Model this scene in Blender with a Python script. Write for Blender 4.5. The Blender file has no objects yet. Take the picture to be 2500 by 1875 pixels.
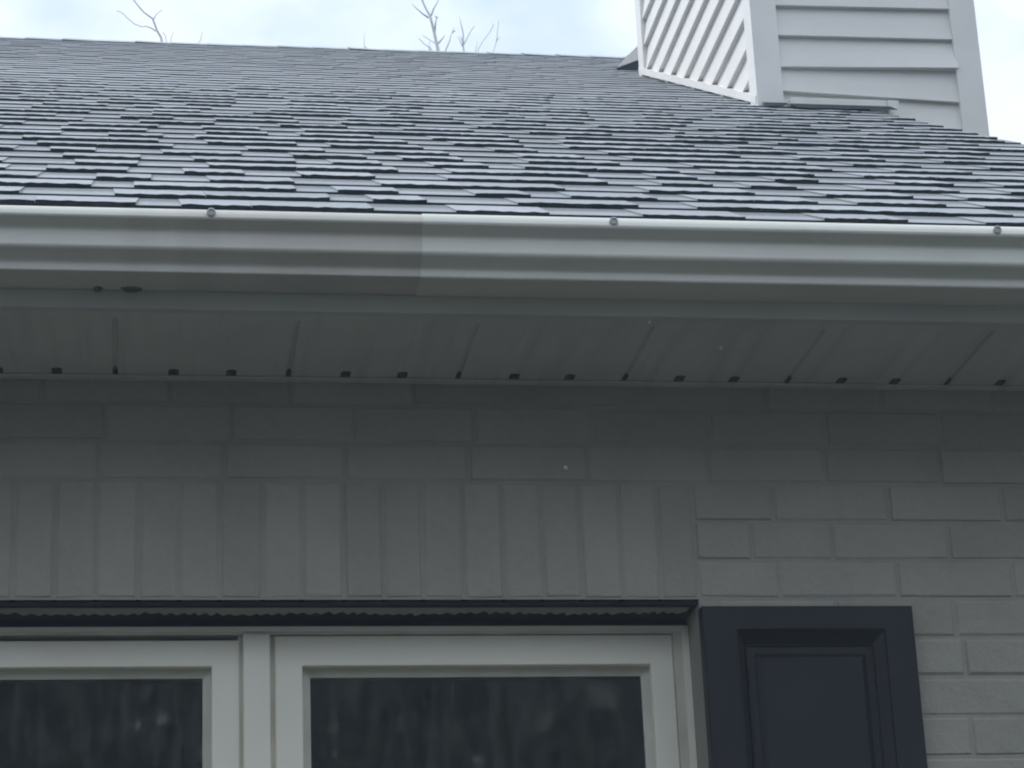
import bpy, math, random
from mathutils import Vector, Matrix

rnd = random.Random(7)
scene = bpy.context.scene
C = scene.collection

# ------------------------------------------------------------ camera
cam_d = bpy.data.cameras.new("camera")
cam = bpy.data.objects.new("camera", cam_d)
C.objects.link(cam)
R_ = Vector((0.98859147, -0.1450589, -0.04055646))
U_ = Vector((-0.01209841, -0.34486434, 0.93857457))
F_ = Vector((0.15013507, 0.92737614, 0.34268493))
cam.matrix_world = Matrix(((R_.x, U_.x, -F_.x, -0.94033),
                           (R_.y, U_.y, -F_.y, -3.94850),
                           (R_.z, U_.z, -F_.z, -1.07957),
                           (0, 0, 0, 1)))
cam_d.sensor_width = 36.0
cam_d.lens = 36.0 * 6087.2 / 2500.0
cam_d.clip_start = 0.05
cam_d.clip_end = 2000.0
scene.camera = cam
scene.render.resolution_x = 1024
scene.render.resolution_y = 768

# ------------------------------------------------------------ world: bright, thinly broken overcast
SUN_ELEV, SUN_AZ = math.radians(52), math.radians(-62)      # azimuth measured from +Y towards +X
world = bpy.data.worlds.new("World")
scene.world = world
world.use_nodes = True
wn, wl = world.node_tree.nodes, world.node_tree.links
wn.clear()
w_out = wn.new("ShaderNodeOutputWorld")
w_bg = wn.new("ShaderNodeBackground")
w_bg.inputs["Strength"].default_value = 0.1
sky = wn.new("ShaderNodeTexSky")
sky.sky_type = 'NISHITA'
sky.sun_disc = False
sky.sun_elevation = SUN_ELEV
sky.sun_rotation = SUN_AZ
tc = wn.new("ShaderNodeTexCoord")
mp = wn.new("ShaderNodeMapping")
mp.inputs["Scale"].default_value = (1.0, 1.0, 1.6)
mp.inputs["Location"].default_value = (0.05, 0.40, 0.12)
nz = wn.new("ShaderNodeTexNoise")
nz.inputs["Scale"].default_value = 7.0
nz.inputs["Detail"].default_value = 5.0
nz.inputs["Roughness"].default_value = 0.52
rmp = wn.new("ShaderNodeValToRGB")
rmp.color_ramp.elements[0].position = 0.37
rmp.color_ramp.elements[0].color = (3.7, 4.45, 5.4, 1)
rmp.color_ramp.elements[1].position = 0.57
rmp.color_ramp.elements[1].color = (5.85, 6.2, 6.5, 1)
mixw = wn.new("ShaderNodeMixRGB")
mixw.inputs["Fac"].default_value = 0.96
wl.new(tc.outputs["Generated"], mp.inputs["Vector"])
wl.new(mp.outputs["Vector"], nz.inputs["Vector"])
wl.new(nz.outputs["Fac"], rmp.inputs["Fac"])
wl.new(sky.outputs["Color"], mixw.inputs["Color1"])
wl.new(rmp.outputs["Color"], mixw.inputs["Color2"])
# an overcast sky is brightest overhead and dimmer towards the horizon
sx_ = wn.new("ShaderNodeSeparateXYZ")
wl.new(tc.outputs["Generated"], sx_.inputs[0])
mr = wn.new("ShaderNodeMapRange")
mr.inputs["From Min"].default_value = 0.0
mr.inputs["From Max"].default_value = 1.0
mr.inputs["To Min"].default_value = 0.62
mr.inputs["To Max"].default_value = 1.55
wl.new(sx_.outputs["Z"], mr.inputs["Value"])
vm = wn.new("ShaderNodeVectorMath")
vm.operation = 'SCALE'
wl.new(mixw.outputs["Color"], vm.inputs[0])
wl.new(mr.outputs[0], vm.inputs["Scale"])
wl.new(vm.outputs[0], w_bg.inputs["Color"])
wl.new(w_bg.outputs["Background"], w_out.inputs["Surface"])

# ------------------------------------------------------------ sun behind thin cloud
sun_d = bpy.data.lights.new("sun", 'SUN')
sun_d.energy = 1.3
sun_d.angle = math.radians(25)
sun_d.color = (1.0, 0.985, 0.965)
sun = bpy.data.objects.new("sun", sun_d)
C.objects.link(sun)
sd = Vector((math.sin(SUN_AZ) * math.cos(SUN_ELEV), math.cos(SUN_AZ) * math.cos(SUN_ELEV), math.sin(SUN_ELEV)))
sun.rotation_euler = (-sd).to_track_quat('-Z', 'Y').to_euler()

scene.view_settings.view_transform = 'Standard'
scene.view_settings.look = 'None'
scene.view_settings.exposure = 1.02
scene.view_settings.gamma = 1.0
scene.view_settings.use_curve_mapping = False
scene.cycles.filter_width = 2.1

# ------------------------------------------------------------ helpers
def tag(o, label=None, cat=None, group=None, kind=None):
    if label: o["label"] = label
    if cat: o["category"] = cat
    if group: o["group"] = group
    if kind: o["kind"] = kind
    return o

class MB:
    """collects faces and links them as one mesh object"""
    def __init__(s):
        s.v, s.f, s.m, s.c = [], [], [], []
    def face(s, pts, mi=0, col=1.0):
        b = len(s.v)
        s.v.extend(tuple(p) for p in pts)
        s.f.append(tuple(range(b, b + len(pts))))
        s.m.append(mi)
        s.c.append(col)
    def box(s, x0, x1, y0, y1, z0, z1, mi=0, col=1.0, bev=0.0):
        if bev <= 0:
            P = [(x, y, z) for x in (x0, x1) for y in (y0, y1) for z in (z0, z1)]
            for q in ((0, 1, 3, 2), (4, 6, 7, 5), (0, 4, 5, 1), (2, 3, 7, 6), (0, 2, 6, 4), (1, 5, 7, 3)):
                s.face([P[i] for i in q], mi, col)
            return
        b = bev
        # bevelled box: 24 corner points
        X, Y, Z = (x0, x1), (y0, y1), (z0, z1)
        def pt(i, j, k, ax):
            x, y, z = X[i], Y[j], Z[k]
            if ax != 0: x += b if i == 0 else -b
            if ax != 1: y += b if j == 0 else -b
            if ax != 2: z += b if k == 0 else -b
            return (x, y, z)
        for i in (0, 1): s.face([pt(i, j, k, 0) for j, k in ((0, 0), (1, 0), (1, 1), (0, 1))], mi, col)
        for j in (0, 1): s.face([pt(i, j, k, 1) for i, k in ((0, 0), (1, 0), (1, 1), (0, 1))], mi, col)
        for k in (0, 1): s.face([pt(i, j, k, 2) for i, j in ((0, 0), (1, 0), (1, 1), (0, 1))], mi, col)
        for j in (0, 1):
            for k in (0, 1): s.face([pt(0, j, k, 1), pt(1, j, k, 1), pt(1, j, k, 2), pt(0, j, k, 2)], mi, col)
        for i in (0, 1):
            for k in (0, 1): s.face([pt(i, 0, k, 0), pt(i, 1, k, 0), pt(i, 1, k, 2), pt(i, 0, k, 2)], mi, col)
            for j in (0, 1): s.face([pt(i, j, 0, 0), pt(i, j, 1, 0), pt(i, j, 1, 1), pt(i, j, 0, 1)], mi, col)
        for i in (0, 1):
            for j in (0, 1):
                for k in (0, 1): s.face([pt(i, j, k, 0), pt(i, j, k, 1), pt(i, j, k, 2)], mi, col)
    def build(s, name, mats, parent=None, smooth=False, fixn=True):
        me = bpy.data.meshes.new(name)
        me.from_pydata(s.v, [], s.f)
        if not isinstance(mats, (list, tuple)): mats = [mats]
        for m in mats: me.materials.append(m)
        for i, p in enumerate(me.polygons):
            p.material_index = s.m[i]
            p.use_smooth = smooth
        at = me.attributes.new("tone", 'FLOAT', 'FACE')
        at.data.foreach_set("value", s.c)
        if fixn or smooth:
            import bmesh
            bm = bmesh.new()
            bm.from_mesh(me)
            bmesh.ops.remove_doubles(bm, verts=bm.verts, dist=1e-5)
            bmesh.ops.recalc_face_normals(bm, faces=bm.faces)
            bm.to_mesh(me)
            bm.free()
        me.update()
        o = bpy.data.objects.new(name, me)
        C.objects.link(o)
        if parent is not None: o.parent = parent
        return o

def prism(mb, prof, x0, x1, mi=0, caps=True, col=1.0):
    """extrude a closed (y, z) outline along x"""
    n = len(prof)
    for i in range(n):
        a, b = prof[i], prof[(i + 1) % n]
        mb.face([(x0, *a), (x1, *a), (x1, *b), (x0, *b)], mi, col)
    if caps:
        mb.face([(x0, *p) for p in prof], mi, col)
        mb.face([(x1, *p) for p in reversed(prof)], mi, col)

def ring(mb, o, i, y0, y1, mi=0, yi=None):
    """picture-frame: outer rect o=(x0,x1,z0,z1), inner rect i, front plane y0, back plane y1; yi = inner edge's front depth"""
    if yi is None: yi = y0
    def cor(r, y): return [(r[0], y, r[2]), (r[1], y, r[2]), (r[1], y, r[3]), (r[0], y, r[3])]
    A, B, Cc, D = cor(o, y0), cor(i, yi), cor(o, y1), cor(i, y1)
    for k in range(4):
        l = (k + 1) % 4
        mb.face([A[k], A[l], B[l], B[k]], mi)
        mb.face([Cc[k], Cc[l], D[l], D[k]], mi)
        mb.face([A[k], A[l], Cc[l], Cc[k]], mi)
        mb.face([B[k], B[l], D[l], D[k]], mi)

def tube(mb, pts, rads, seg=6, mi=0):
    rings = []
    for i, p in enumerate(pts):
        p = Vector(p)
        d = (Vector(pts[min(i + 1, len(pts) - 1)]) - Vector(pts[max(i - 1, 0)])).normalized()
        a = d.cross(Vector((0.31, 0.95, 0.1))).normalized()
        b = d.cross(a)
        rings.append([p + (a * math.cos(t) + b * math.sin(t)) * rads[i] for t in [2 * math.pi * k / seg for k in range(seg)]])
    for i in range(len(rings) - 1):
        for k in range(seg):
            l = (k + 1) % seg
            mb.face([rings[i][k], rings[i][l], rings[i + 1][l], rings[i + 1][k]], mi)
    mb.face(rings[-1], mi)
    mb.face(list(reversed(rings[0])), mi)

def mat(name, col, rough=0.6, spec=0.3, noise=None, bump=None, tone=0.0, metal=0.0, streak=None):
    """noise=(scale, colour2, amount); bump=(scale, strength, distance); streak=(scale vec, colour, lo, hi)"""
    m = bpy.data.materials.new(name)
    m.use_nodes = True
    n, l = m.node_tree.nodes, m.node_tree.links
    b = n["Principled BSDF"]
    b.inputs["Roughness"].default_value = rough
    b.inputs["Specular IOR Level"].default_value = spec
    b.inputs["Metallic"].default_value = metal
    t = n.new("ShaderNodeTexCoord")
    rgb = n.new("ShaderNodeRGB")
    rgb.outputs[0].default_value = (*col, 1)
    cur = rgb.outputs[0]
    if noise:
        for (sc, c2, amt) in (noise if isinstance(noise, list) else [noise]):
            q = n.new("ShaderNodeTexNoise")
            q.inputs["Scale"].default_value = sc
            q.inputs["Detail"].default_value = 4
            rr = n.new("ShaderNodeMapRange")
            rr.inputs["From Min"].default_value = 0.38
            rr.inputs["From Max"].default_value = 0.68
            rr.inputs["To Max"].default_value = amt
            mx = n.new("ShaderNodeMixRGB")
            mx.inputs["Color2"].default_value = (*c2, 1)
            l.new(t.outputs["Object"], q.inputs["Vector"])
            l.new(q.outputs["Fac"], rr.inputs["Value"])
            l.new(rr.outputs[0], mx.inputs["Fac"])
            l.new(cur, mx.inputs["Color1"])
            cur = mx.outputs[0]
    if streak:
        sv, sc2, lo, hi, amt = streak
        mpp = n.new("ShaderNodeMapping")
        mpp.inputs["Scale"].default_value = sv
        q = n.new("ShaderNodeTexNoise")
        q.inputs["Scale"].default_value = 1.0
        q.inputs["Detail"].default_value = 5
        rr = n.new("ShaderNodeMapRange")
        rr.inputs["From Min"].default_value = lo
        rr.inputs["From Max"].default_value = hi
        rr.inputs["To Max"].default_value = amt
        mx = n.new("ShaderNodeMixRGB")
        mx.inputs["Color2"].default_value = (*sc2, 1)
        l.new(t.outputs["Object"], mpp.inputs["Vector"])
        l.new(mpp.outputs[0], q.inputs["Vector"])
        l.new(q.outputs["Fac"], rr.inputs["Value"])
        l.new(rr.outputs[0], mx.inputs["Fac"])
        l.new(cur, mx.inputs["Color1"])
        cur = mx.outputs[0]
    if tone:
        a = n.new("ShaderNodeAttribute")
        a.attribute_name = "tone"
        mx = n.new("ShaderNodeMixRGB")
        mx.blend_type = 'MULTIPLY'
        mx.inputs["Fac"].default_value = tone
        l.new(cur, mx.inputs["Color1"])
        l.new(a.outputs["Fac"], mx.inputs["Color2"])
        cur = mx.outputs[0]
    l.new(cur, b.inputs["Base Color"])
    if bump:
        prev = None
        for (sc, st, ds) in (bump if isinstance(bump, list) else [bump]):
            q = n.new("ShaderNodeTexNoise")
            q.inputs["Scale"].default_value = sc
            q.inputs["Detail"].default_value = 3
            bp = n.new("ShaderNodeBump")
            bp.inputs["Strength"].default_value = st
            bp.inputs["Distance"].default_value = ds
            l.new(t.outputs["Object"], q.inputs["Vector"])
            l.new(q.outputs["Fac"], bp.inputs["Height"])
            if prev: l.new(prev, bp.inputs["Normal"])
            prev = bp.outputs[0]
        l.new(prev, b.inputs["Normal"])
    return m

M = {}
M['brick'] = mat('painted_brick', (0.395, 0.375, 0.325), 0.75, 0.25, noise=[(7, (0.335, 0.322, 0.292), 0.7), (60, (0.415, 0.398, 0.358), 0.4), (260, (0.30, 0.29, 0.27), 0.25), (1.6, (0.325, 0.312, 0.288), 0.6)],
                 bump=[(140, 0.45, 0.003), (18, 0.55, 0.008)], tone=1.0)
M['mortar'] = mat('painted_mortar', (0.365, 0.347, 0.303), 0.85, 0.2, noise=[(7, (0.295, 0.284, 0.26), 0.8), (40, (0.36, 0.346, 0.315), 0.5)], bump=(120, 0.5, 0.003))
M['shingle'] = mat('asphalt_shingle', (0.30, 0.312, 0.340), 0.62, 0.5, noise=[(420, (0.18, 0.19, 0.21), 0.8), (2.6, (0.22, 0.232, 0.26), 0.9), (26, (0.38, 0.39, 0.41), 0.6), (110, (0.17, 0.18, 0.20), 0.6), (900, (0.46, 0.47, 0.50), 0.6)],
                   bump=(600, 0.5, 0.0015), tone=1.0)
_b = M['shingle'].node_tree.nodes["Principled BSDF"]
_b.inputs["Sheen Weight"].default_value = 0.55
_b.inputs["Sheen Roughness"].default_value = 0.35
_b.inputs["Sheen Tint"].default_value = (0.80, 0.90, 1.0, 1)
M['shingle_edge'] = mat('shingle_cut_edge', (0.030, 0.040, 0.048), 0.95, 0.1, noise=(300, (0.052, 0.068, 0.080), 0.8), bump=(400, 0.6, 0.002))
M['gutter'] = mat('gutter_enamel', (0.70, 0.705, 0.66), 0.40, 0.45, noise=(3.0, (0.64, 0.64, 0.60), 0.6), streak=((9, 1, 1.2), (0.60, 0.60, 0.56), 0.50, 0.72, 0.5))
M['gutter_dull'] = mat('weathered_gutter_enamel', (0.665, 0.66, 0.62), 0.45, 0.40, noise=(2.5, (0.61, 0.60, 0.57), 0.8), streak=((14, 1, 1.2), (0.53, 0.52, 0.49), 0.48, 0.70, 0.6))
# water-borne grime beside the lapped gutter joint
_m = M['gutter_dull']
_n, _l = _m.node_tree.nodes, _m.node_tree.links
_b = _n["Principled BSDF"]
_src = _b.inputs["Base Color"].links[0].from_socket
_tc = _n.new("ShaderNodeTexCoord")
_sp = _n.new("ShaderNodeSeparateXYZ")
_l.new(_tc.outputs["Object"], _sp.inputs[0])
_r1 = _n.new("ShaderNodeMapRange")
_r1.interpolation_type = 'SMOOTHSTEP'
_r1.inputs["From Min"].default_value = -1.05
_r1.inputs["From Max"].default_value = -0.60
_l.new(_sp.outputs["X"], _r1.inputs["Value"])
_q = _n.new("ShaderNodeTexNoise")
_q.inputs["Scale"].default_value = 6.0
_q.inputs["Detail"].default_value = 5
_l.new(_tc.outputs["Object"], _q.inputs["Vector"])
_mu = _n.new("ShaderNodeMath")
_mu.operation = 'MULTIPLY'
_l.new(_r1.outputs[0], _mu.inputs[0])
_l.new(_q.outputs["Fac"], _mu.inputs[1])
_mx = _n.new("ShaderNodeMixRGB")
_mx.inputs["Color2"].default_value = (0.53, 0.50, 0.455, 1)
_l.new(_mu.outputs[0], _mx.inputs["Fac"])
_l.new(_src, _mx.inputs["Color1"])
_l.new(_mx.outputs[0], _b.inputs["Base Color"])
M['trim'] = mat('painted_trim', (0.55, 0.56, 0.53), 0.6, 0.25, noise=(5, (0.48, 0.49, 0.47), 0.7), bump=(80, 0.1, 0.001))
M['soffit'] = mat('soffit_vinyl', (0.62, 0.62, 0.585), 0.6, 0.25, noise=(4, (0.52, 0.525, 0.505), 0.8), streak=((40, 2, 1), (0.46, 0.465, 0.45), 0.5, 0.7, 0.5))
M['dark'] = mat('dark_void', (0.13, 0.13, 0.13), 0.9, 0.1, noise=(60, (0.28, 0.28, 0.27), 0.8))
M['siding'] = mat('vinyl_siding', (0.72, 0.71, 0.695), 0.5, 0.35, noise=[(3, (0.66, 0.65, 0.635), 0.7), (0.9, (0.62, 0.615, 0.60), 0.6)], streak=((1.5, 22, 22), (0.62, 0.61, 0.59), 0.5, 0.75, 0.5), bump=(30, 0.06, 0.002))
M['siding_trim'] = mat('chimney_trim_paint', (0.75, 0.74, 0.725), 0.45, 0.35, noise=(6, (0.68, 0.67, 0.655), 0.7))
M['flash'] = mat('flashing_metal', (0.76, 0.75, 0.73), 0.45, 0.4, noise=(20, (0.66, 0.65, 0.63), 0.7))
M['sash'] = mat('window_vinyl', (0.90, 0.865, 0.77), 0.40, 0.4, noise=(6, (0.84, 0.805, 0.71), 0.7), bump=(50, 0.04, 0.001))
M['sash_in'] = mat('window_bead', (0.62, 0.61, 0.55), 0.5, 0.3, noise=(20, (0.52, 0.51, 0.45), 0.7))
M['frame'] = mat('window_frame_paint', (0.68, 0.655, 0.585), 0.5, 0.3, noise=(12, (0.52, 0.50, 0.43), 0.8))
M['lintel'] = mat('lintel_steel', (0.020, 0.021, 0.025), 0.85, 0.1, noise=(25, (0.035, 0.032, 0.03), 0.7), bump=(60, 0.5, 0.003))
M['shutter'] = mat('shutter_navy_paint', (0.012, 0.0135, 0.019), 0.50, 0.3, noise=(5, (0.020, 0.021, 0.026), 0.7), bump=(70, 0.12, 0.001))
M['bark'] = mat('pale_bark', (0.66, 0.65, 0.65), 0.9, 0.1, noise=(14, (0.54, 0.53, 0.53), 0.6), bump=(40, 0.4, 0.01))
M['screw'] = mat('screw_metal', (0.40, 0.41, 0.40), 0.45, 0.4, metal=0.3)
M['lint'] = mat('white_fleck', (0.90, 0.90, 0.88), 0.8, 0.1)
M['grass'] = mat('lawn', (0.052, 0.050, 0.042), 0.95, 0.1, noise=[(0.6, (0.075, 0.070, 0.057), 0.8), (30, (0.036, 0.038, 0.028), 0.8)], bump=(60, 0.6, 0.03))
M['leaf'] = mat('woodland_leaves', (0.060, 0.064, 0.052), 0.7, 0.25, noise=(0.6, (0.10, 0.10, 0.09), 0.9), tone=1.0)
M['wood'] = mat('woodland_bark', (0.12, 0.11, 0.10), 0.9, 0.1, noise=(3, (0.20, 0.19, 0.18), 0.8))

# glass: mirror-like over a dark room
g = bpy.data.materials.new('window_glass')
g.use_nodes = True
gn, gl = g.node_tree.nodes, g.node_tree.links
gn.clear()
go = gn.new("ShaderNodeOutputMaterial")
gm = gn.new("ShaderNodeMixShader")
gt = gn.new("ShaderNodeBsdfTransparent")
gt.inputs["Color"].default_value = (0.55, 0.60, 0.60, 1)
gg = gn.new("ShaderNodeBsdfGlossy")
gg.inputs["Roughness"].default_value = 0.03
gg.inputs["Color"].default_value = (0.96, 1.0, 0.92, 1)
gf = gn.new("ShaderNodeFresnel")
gf.inputs["IOR"].default_value = 1.9
gnz = gn.new("ShaderNodeTexNoise")
gnz.inputs["Scale"].default_value = 6
gbp = gn.new("ShaderNodeBump")
gbp.inputs["Strength"].default_value = 0.02
gbp.inputs["Distance"].default_value = 0.01
gtc = gn.new("ShaderNodeTexCoord")
gl.new(gtc.outputs["Object"], gnz.inputs["Vector"])
gl.new(gnz.outputs["Fac"], gbp.inputs["Height"])
gl.new(gbp.outputs[0], gg.inputs["Normal"])
gl.new(gf.outputs[0], gm.inputs["Fac"])
gl.new(gt.outputs[0], gm.inputs[1])
gl.new(gg.outputs[0], gm.inputs[2])
gmp = gn.new("ShaderNodeMapping")
gmp.inputs["Scale"].default_value = (46, 1, 9)
gst = gn.new("ShaderNodeTexNoise")
gst.inputs["Scale"].default_value = 1.0
gst.inputs["Detail"].default_value = 9
gst.inputs["Roughness"].default_value = 0.68
gmr = gn.new("ShaderNodeMapRange")
gmr.inputs["From Min"].default_value = 0.46
gmr.inputs["From Max"].default_value = 0.78
gmr.inputs["To Max"].default_value = 0.11
gdf = gn.new("ShaderNodeBsdfDiffuse")
gdf.inputs["Color"].default_value = (0.55, 0.56, 0.54, 1)
gm2 = gn.new("ShaderNodeMixShader")
gl.new(gtc.outputs["Object"], gmp.inputs["Vector"])
gl.new(gmp.outputs[0], gst.inputs["Vector"])
gl.new(gst.outputs["Fac"], gmr.inputs["Value"])
gl.new(gmr.outputs[0], gm2.inputs["Fac"])
gl.new(gm.outputs[0], gm2.inputs[1])
gl.new(gdf.outputs[0], gm2.inputs[2])
gl.new(gm2.outputs[0], go.inputs["Surface"])
M['glass'] = g

# ------------------------------------------------------------ dimensions (origin: right end of the window head, on the wall face)
GZ = -2.60                 # ground
X0, X1 = -7.0, 1.03        # front wall ends
SOF = 0.380                # soffit height
CO = 0.0677                # brick course
AL = math.radians(30)
EY, EZ = -0.392, 0.5235      # shingle eave line
RIDGE_Y = 5.55
RAKE = 1.20
OPX0, OPZ0 = -1.466, -1.42
YB = 2 * RIDGE_Y           # back wall
def roof_z(y): return EZ + (y - EY) * math.tan(AL)

ground = MB()
ground.face([(-400, -400, GZ), (400, -400, GZ), (400, 400, GZ), (-400, 400, GZ)])
tag(ground.build('lawn', M['grass'], fixn=False), 'mown lawn around the house', None, None, 'structure')

house = bpy.data.objects.new('house', None)
house.location = (0, 0, 0)
C.objects.link(house)
tag(house, 'grey painted brick house with white gutter, shingled roof and sided chimney', 'house')

# ------------------------------------------------------------ brick wall
wall = MB()
def brick(mb, x0, x1, z0, z1, J=0.0024, mi=0):
    a, b, c, d = x0 + J, x1 - J, z0 + J, z1 - J
    dy = rnd.uniform(-0.0012, 0.0010)
    e = 0.0034 + rnd.uniform(0, 0.0016)
    t = rnd.uniform(0.93, 1.05)
    jj = lambda: rnd.uniform(-0.0014, 0.0014)
    O = [(a + jj(), 0.0030, c + jj()), (b + jj(), 0.0030, c + jj()), (b + jj(), 0.0030, d + jj()), (a + jj(), 0.0030, d + jj())]
    I = [(a + e, dy + jj() * .4, c + e + jj()), (b - e, dy + jj() * .4, c + e + jj()), (b - e, dy + jj() * .4, d - e + jj()), (a + e, dy + jj() * .4, d - e + jj())]
    mb.face(I, mi, t)
    for k in range(4):
        l = (k + 1) % 4
        mb.face([O[k], O[l], I[l], I[k]], mi, t)
PH = {3: 0.1371, 2: 0.2397 - 0.2032, 1: 0.1389, 4: -0.9958 + 0.2032 * 1.02, -1: 0.4417 - 0.2032, -2: 0.5535 - 0.2032, -3: 0.4585 - 0.2032, -5: 0.4538 - 0.2032}
def phase(k):
    if k - 1 in PH and k - 1 >= 3: return PH[4]
    return (0.14 if k % 2 else 0.035)
rows = {3: 0.1371, 2: 0.1371 - 0.1016, 1: 0.1389, 0: 0.035, -1: 0.135, -2: 0.045, -3: 0.15, -4: 0.05, -5: 0.15}
kmin = int((GZ) / CO) - 1
kmax = 6
measured = {3: [-0.9958, -0.7968, -0.5882, -0.3825, -0.1776, 0.0354, 0.2457]}
for k in range(kmin, kmax):
    z0, z1 = k * CO, (k + 1) * CO
    if z0 < GZ: z0 = GZ
    # joint positions, phase taken from the photograph where it shows them
    if k == 3: xs = [-0.9958 + 0.2052 * i for i in range(-30, 12)]
    elif k in (0, 1, 2):
        base = {2: 0.1371, 1: 0.2397, 0: 0.1389}[k]
        xs = [base + 0.2050 * i for i in range(-36, 8)]
    elif k == -1: xs = [0.2350 + 0.2050 * i for i in range(-38, 8)]
    else: xs = [(0.1440 if k % 2 else 0.2460) + 0.2050 * i for i in range(-38, 8)]
    if k == 1: xs = [0.100 if abs(x - 0.0347) < 0.002 else x for x in xs]
    xs = [x + rnd.uniform(-0.003, 0.003) for x in xs]
    xs = [X0] + [x for x in xs if X0 + 0.04 < x < X1 - 0.04] + [X1]
    for a, b in zip(xs, xs[1:]):
        if OPZ0 - 0.0 < z1 - 0.01 and z0 < -0.001:           # rows beside the opening
            segs = [(a, min(b, OPX0)), (max(a, 0.0), b)]
        elif 0 <= k <= 2:                                     # rows beside the soldier course
            segs = [(a, min(b, OPX0 - 0.0)), (max(a, 0.0), b)]
        else: segs = [(a, b)]
        for p, q in segs:
            if q - p > 0.02: brick(wall, p, q, z0, z1)
# mortar backing around the opening, and reveals
mz1 = kmax * CO
for (a, b, c, d) in ((X0, OPX0, GZ, mz1), (0.0, X1, GZ, mz1), (OPX0, 0.0, 0.0, mz1), (OPX0, 0.0, GZ, OPZ0)):
    wall.face([(a, 0.0024, c), (b, 0.0024, c), (b, 0.0024, d), (a, 0.0024, d)], 1)
wall.face([(0.0, 0.0040, OPZ0), (0.0, 0.16, OPZ0), (0.0, 0.16, 0.0), (0.0, 0.0040, 0.0)], 0, 0.9)
wall.face([(OPX0, 0.0040, OPZ0), (OPX0, 0.16, OPZ0), (OPX0, 0.16, 0.0), (OPX0, 0.0040, 0.0)], 0, 0.9)
wall.face([(X1, 0.004, GZ), (X1, YB, GZ), (X1, YB, mz1), (X1, 0.004, mz1)], 0, 0.95)
wall.face([(X0, 0.004, GZ), (X0, YB, GZ), (X0, YB, mz1), (X0, 0.004, mz1)], 0, 0.95)
wall.face([(X0, YB, GZ), (X1, YB, GZ), (X1, YB, mz1), (X0, YB, mz1)], 0, 0.95)
wall_o = wall.build('brick_wall', [M['brick'], M['mortar']], house, fixn=False)

sold = MB()
sx = [-1.466, -1.398, -1.330, -1.263, -1.196, -1.1291, -1.0626, -0.9976, -0.9285, -0.8629, -0.797, -0.7269, -0.6622, -0.5933, -0.528, -0.4623,
      -0.3944, -0.3281, -0.2626, -0.1957, -0.1284, -0.0628, 0.0]
for a, b in zip(sx, sx[1:]):
    brick(sold, a, b, 0.0, 3 * CO, 0.0026)
    sold.face([(a + 0.004, 0.003, 0.004), (b - 0.004, 0.003, 0.004), (b - 0.004, 0.09, 0.004), (a + 0.004, 0.09, 0.004)], 0, 0.8)
sold.build('soldier_course', [M['brick'], M['mortar']], wall_o, fixn=False)

# gable walls in lap siding
for nm, x, sgn in (('gable_wall', X1, 1), ('gable_wall', X0, -1)):
    gb = MB()
    z = mz1
    while z < roof_z(RIDGE_Y) - 0.05:
        za, zb = z, min(z + 0.105, roof_z(RIDGE_Y) - 0.03)
        def yr(zz): return EY + (zz + 0.03 - EZ) / math.tan(AL)
        ya, yb2 = max(0.004, yr(za)), max(0.004, yr(zb))
        o1, o2 = x + sgn * 0.016, x + sgn * 0.004
        gb.face([(o1, ya, za), (o1, YB - ya, za), (o2, YB - yb2, zb), (o2, yb2, zb)])
        gb.face([(o1, ya, za), (o1, YB - ya, za), (x - sgn * 0.002, YB - ya, za), (x - sgn * 0.002, ya, za)])
        z = zb
    gb.build(nm, M['siding'], house, fixn=False)

# ------------------------------------------------------------ lintel
lt = MB()
lt.box(OPX0 + 0.001, -0.001, 0.007, 0.105, -0.0075, -0.0015)
lt.box(OPX0 + 0.001, -0.001, 0.1052, 0.150, -0.0205, -0.0015)
lin = lt.build('lintel', M['lintel'], house)
# ragged lip of old wall paint along the front of the steel
pl_ = MB()
x = OPX0 + 0.002
pts = []
while x < -0.004:
    pts.append((x, 0.056 + 0.004 * math.sin(x * 23) + (0.009 if len(pts) % 2 else -0.004) + rnd.uniform(-0.004, 0.005)))
    x += rnd.uniform(0.007, 0.013)
for (xa, ya), (xb, yb2) in zip(pts, pts[1:]):
    pl_.face([(xa, 0.024, -0.0088), (xb, 0.024, -0.0088), (xb, yb2, -0.0088), (xa, ya, -0.0088)])
    pl_.face([(xa, 0.024, -0.0088), (xb, 0.024, -0.0088), (xb, 0.024, -0.0070), (xa, 0.024, -0.0070)])
    pl_.face([(xa, ya, -0.0088), (xb, yb2, -0.0088), (xb, yb2, -0.0070), (xa, ya, -0.0070)])
pl_.build('ragged_paint_edge', M['brick'], lin, fixn=False)

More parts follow.
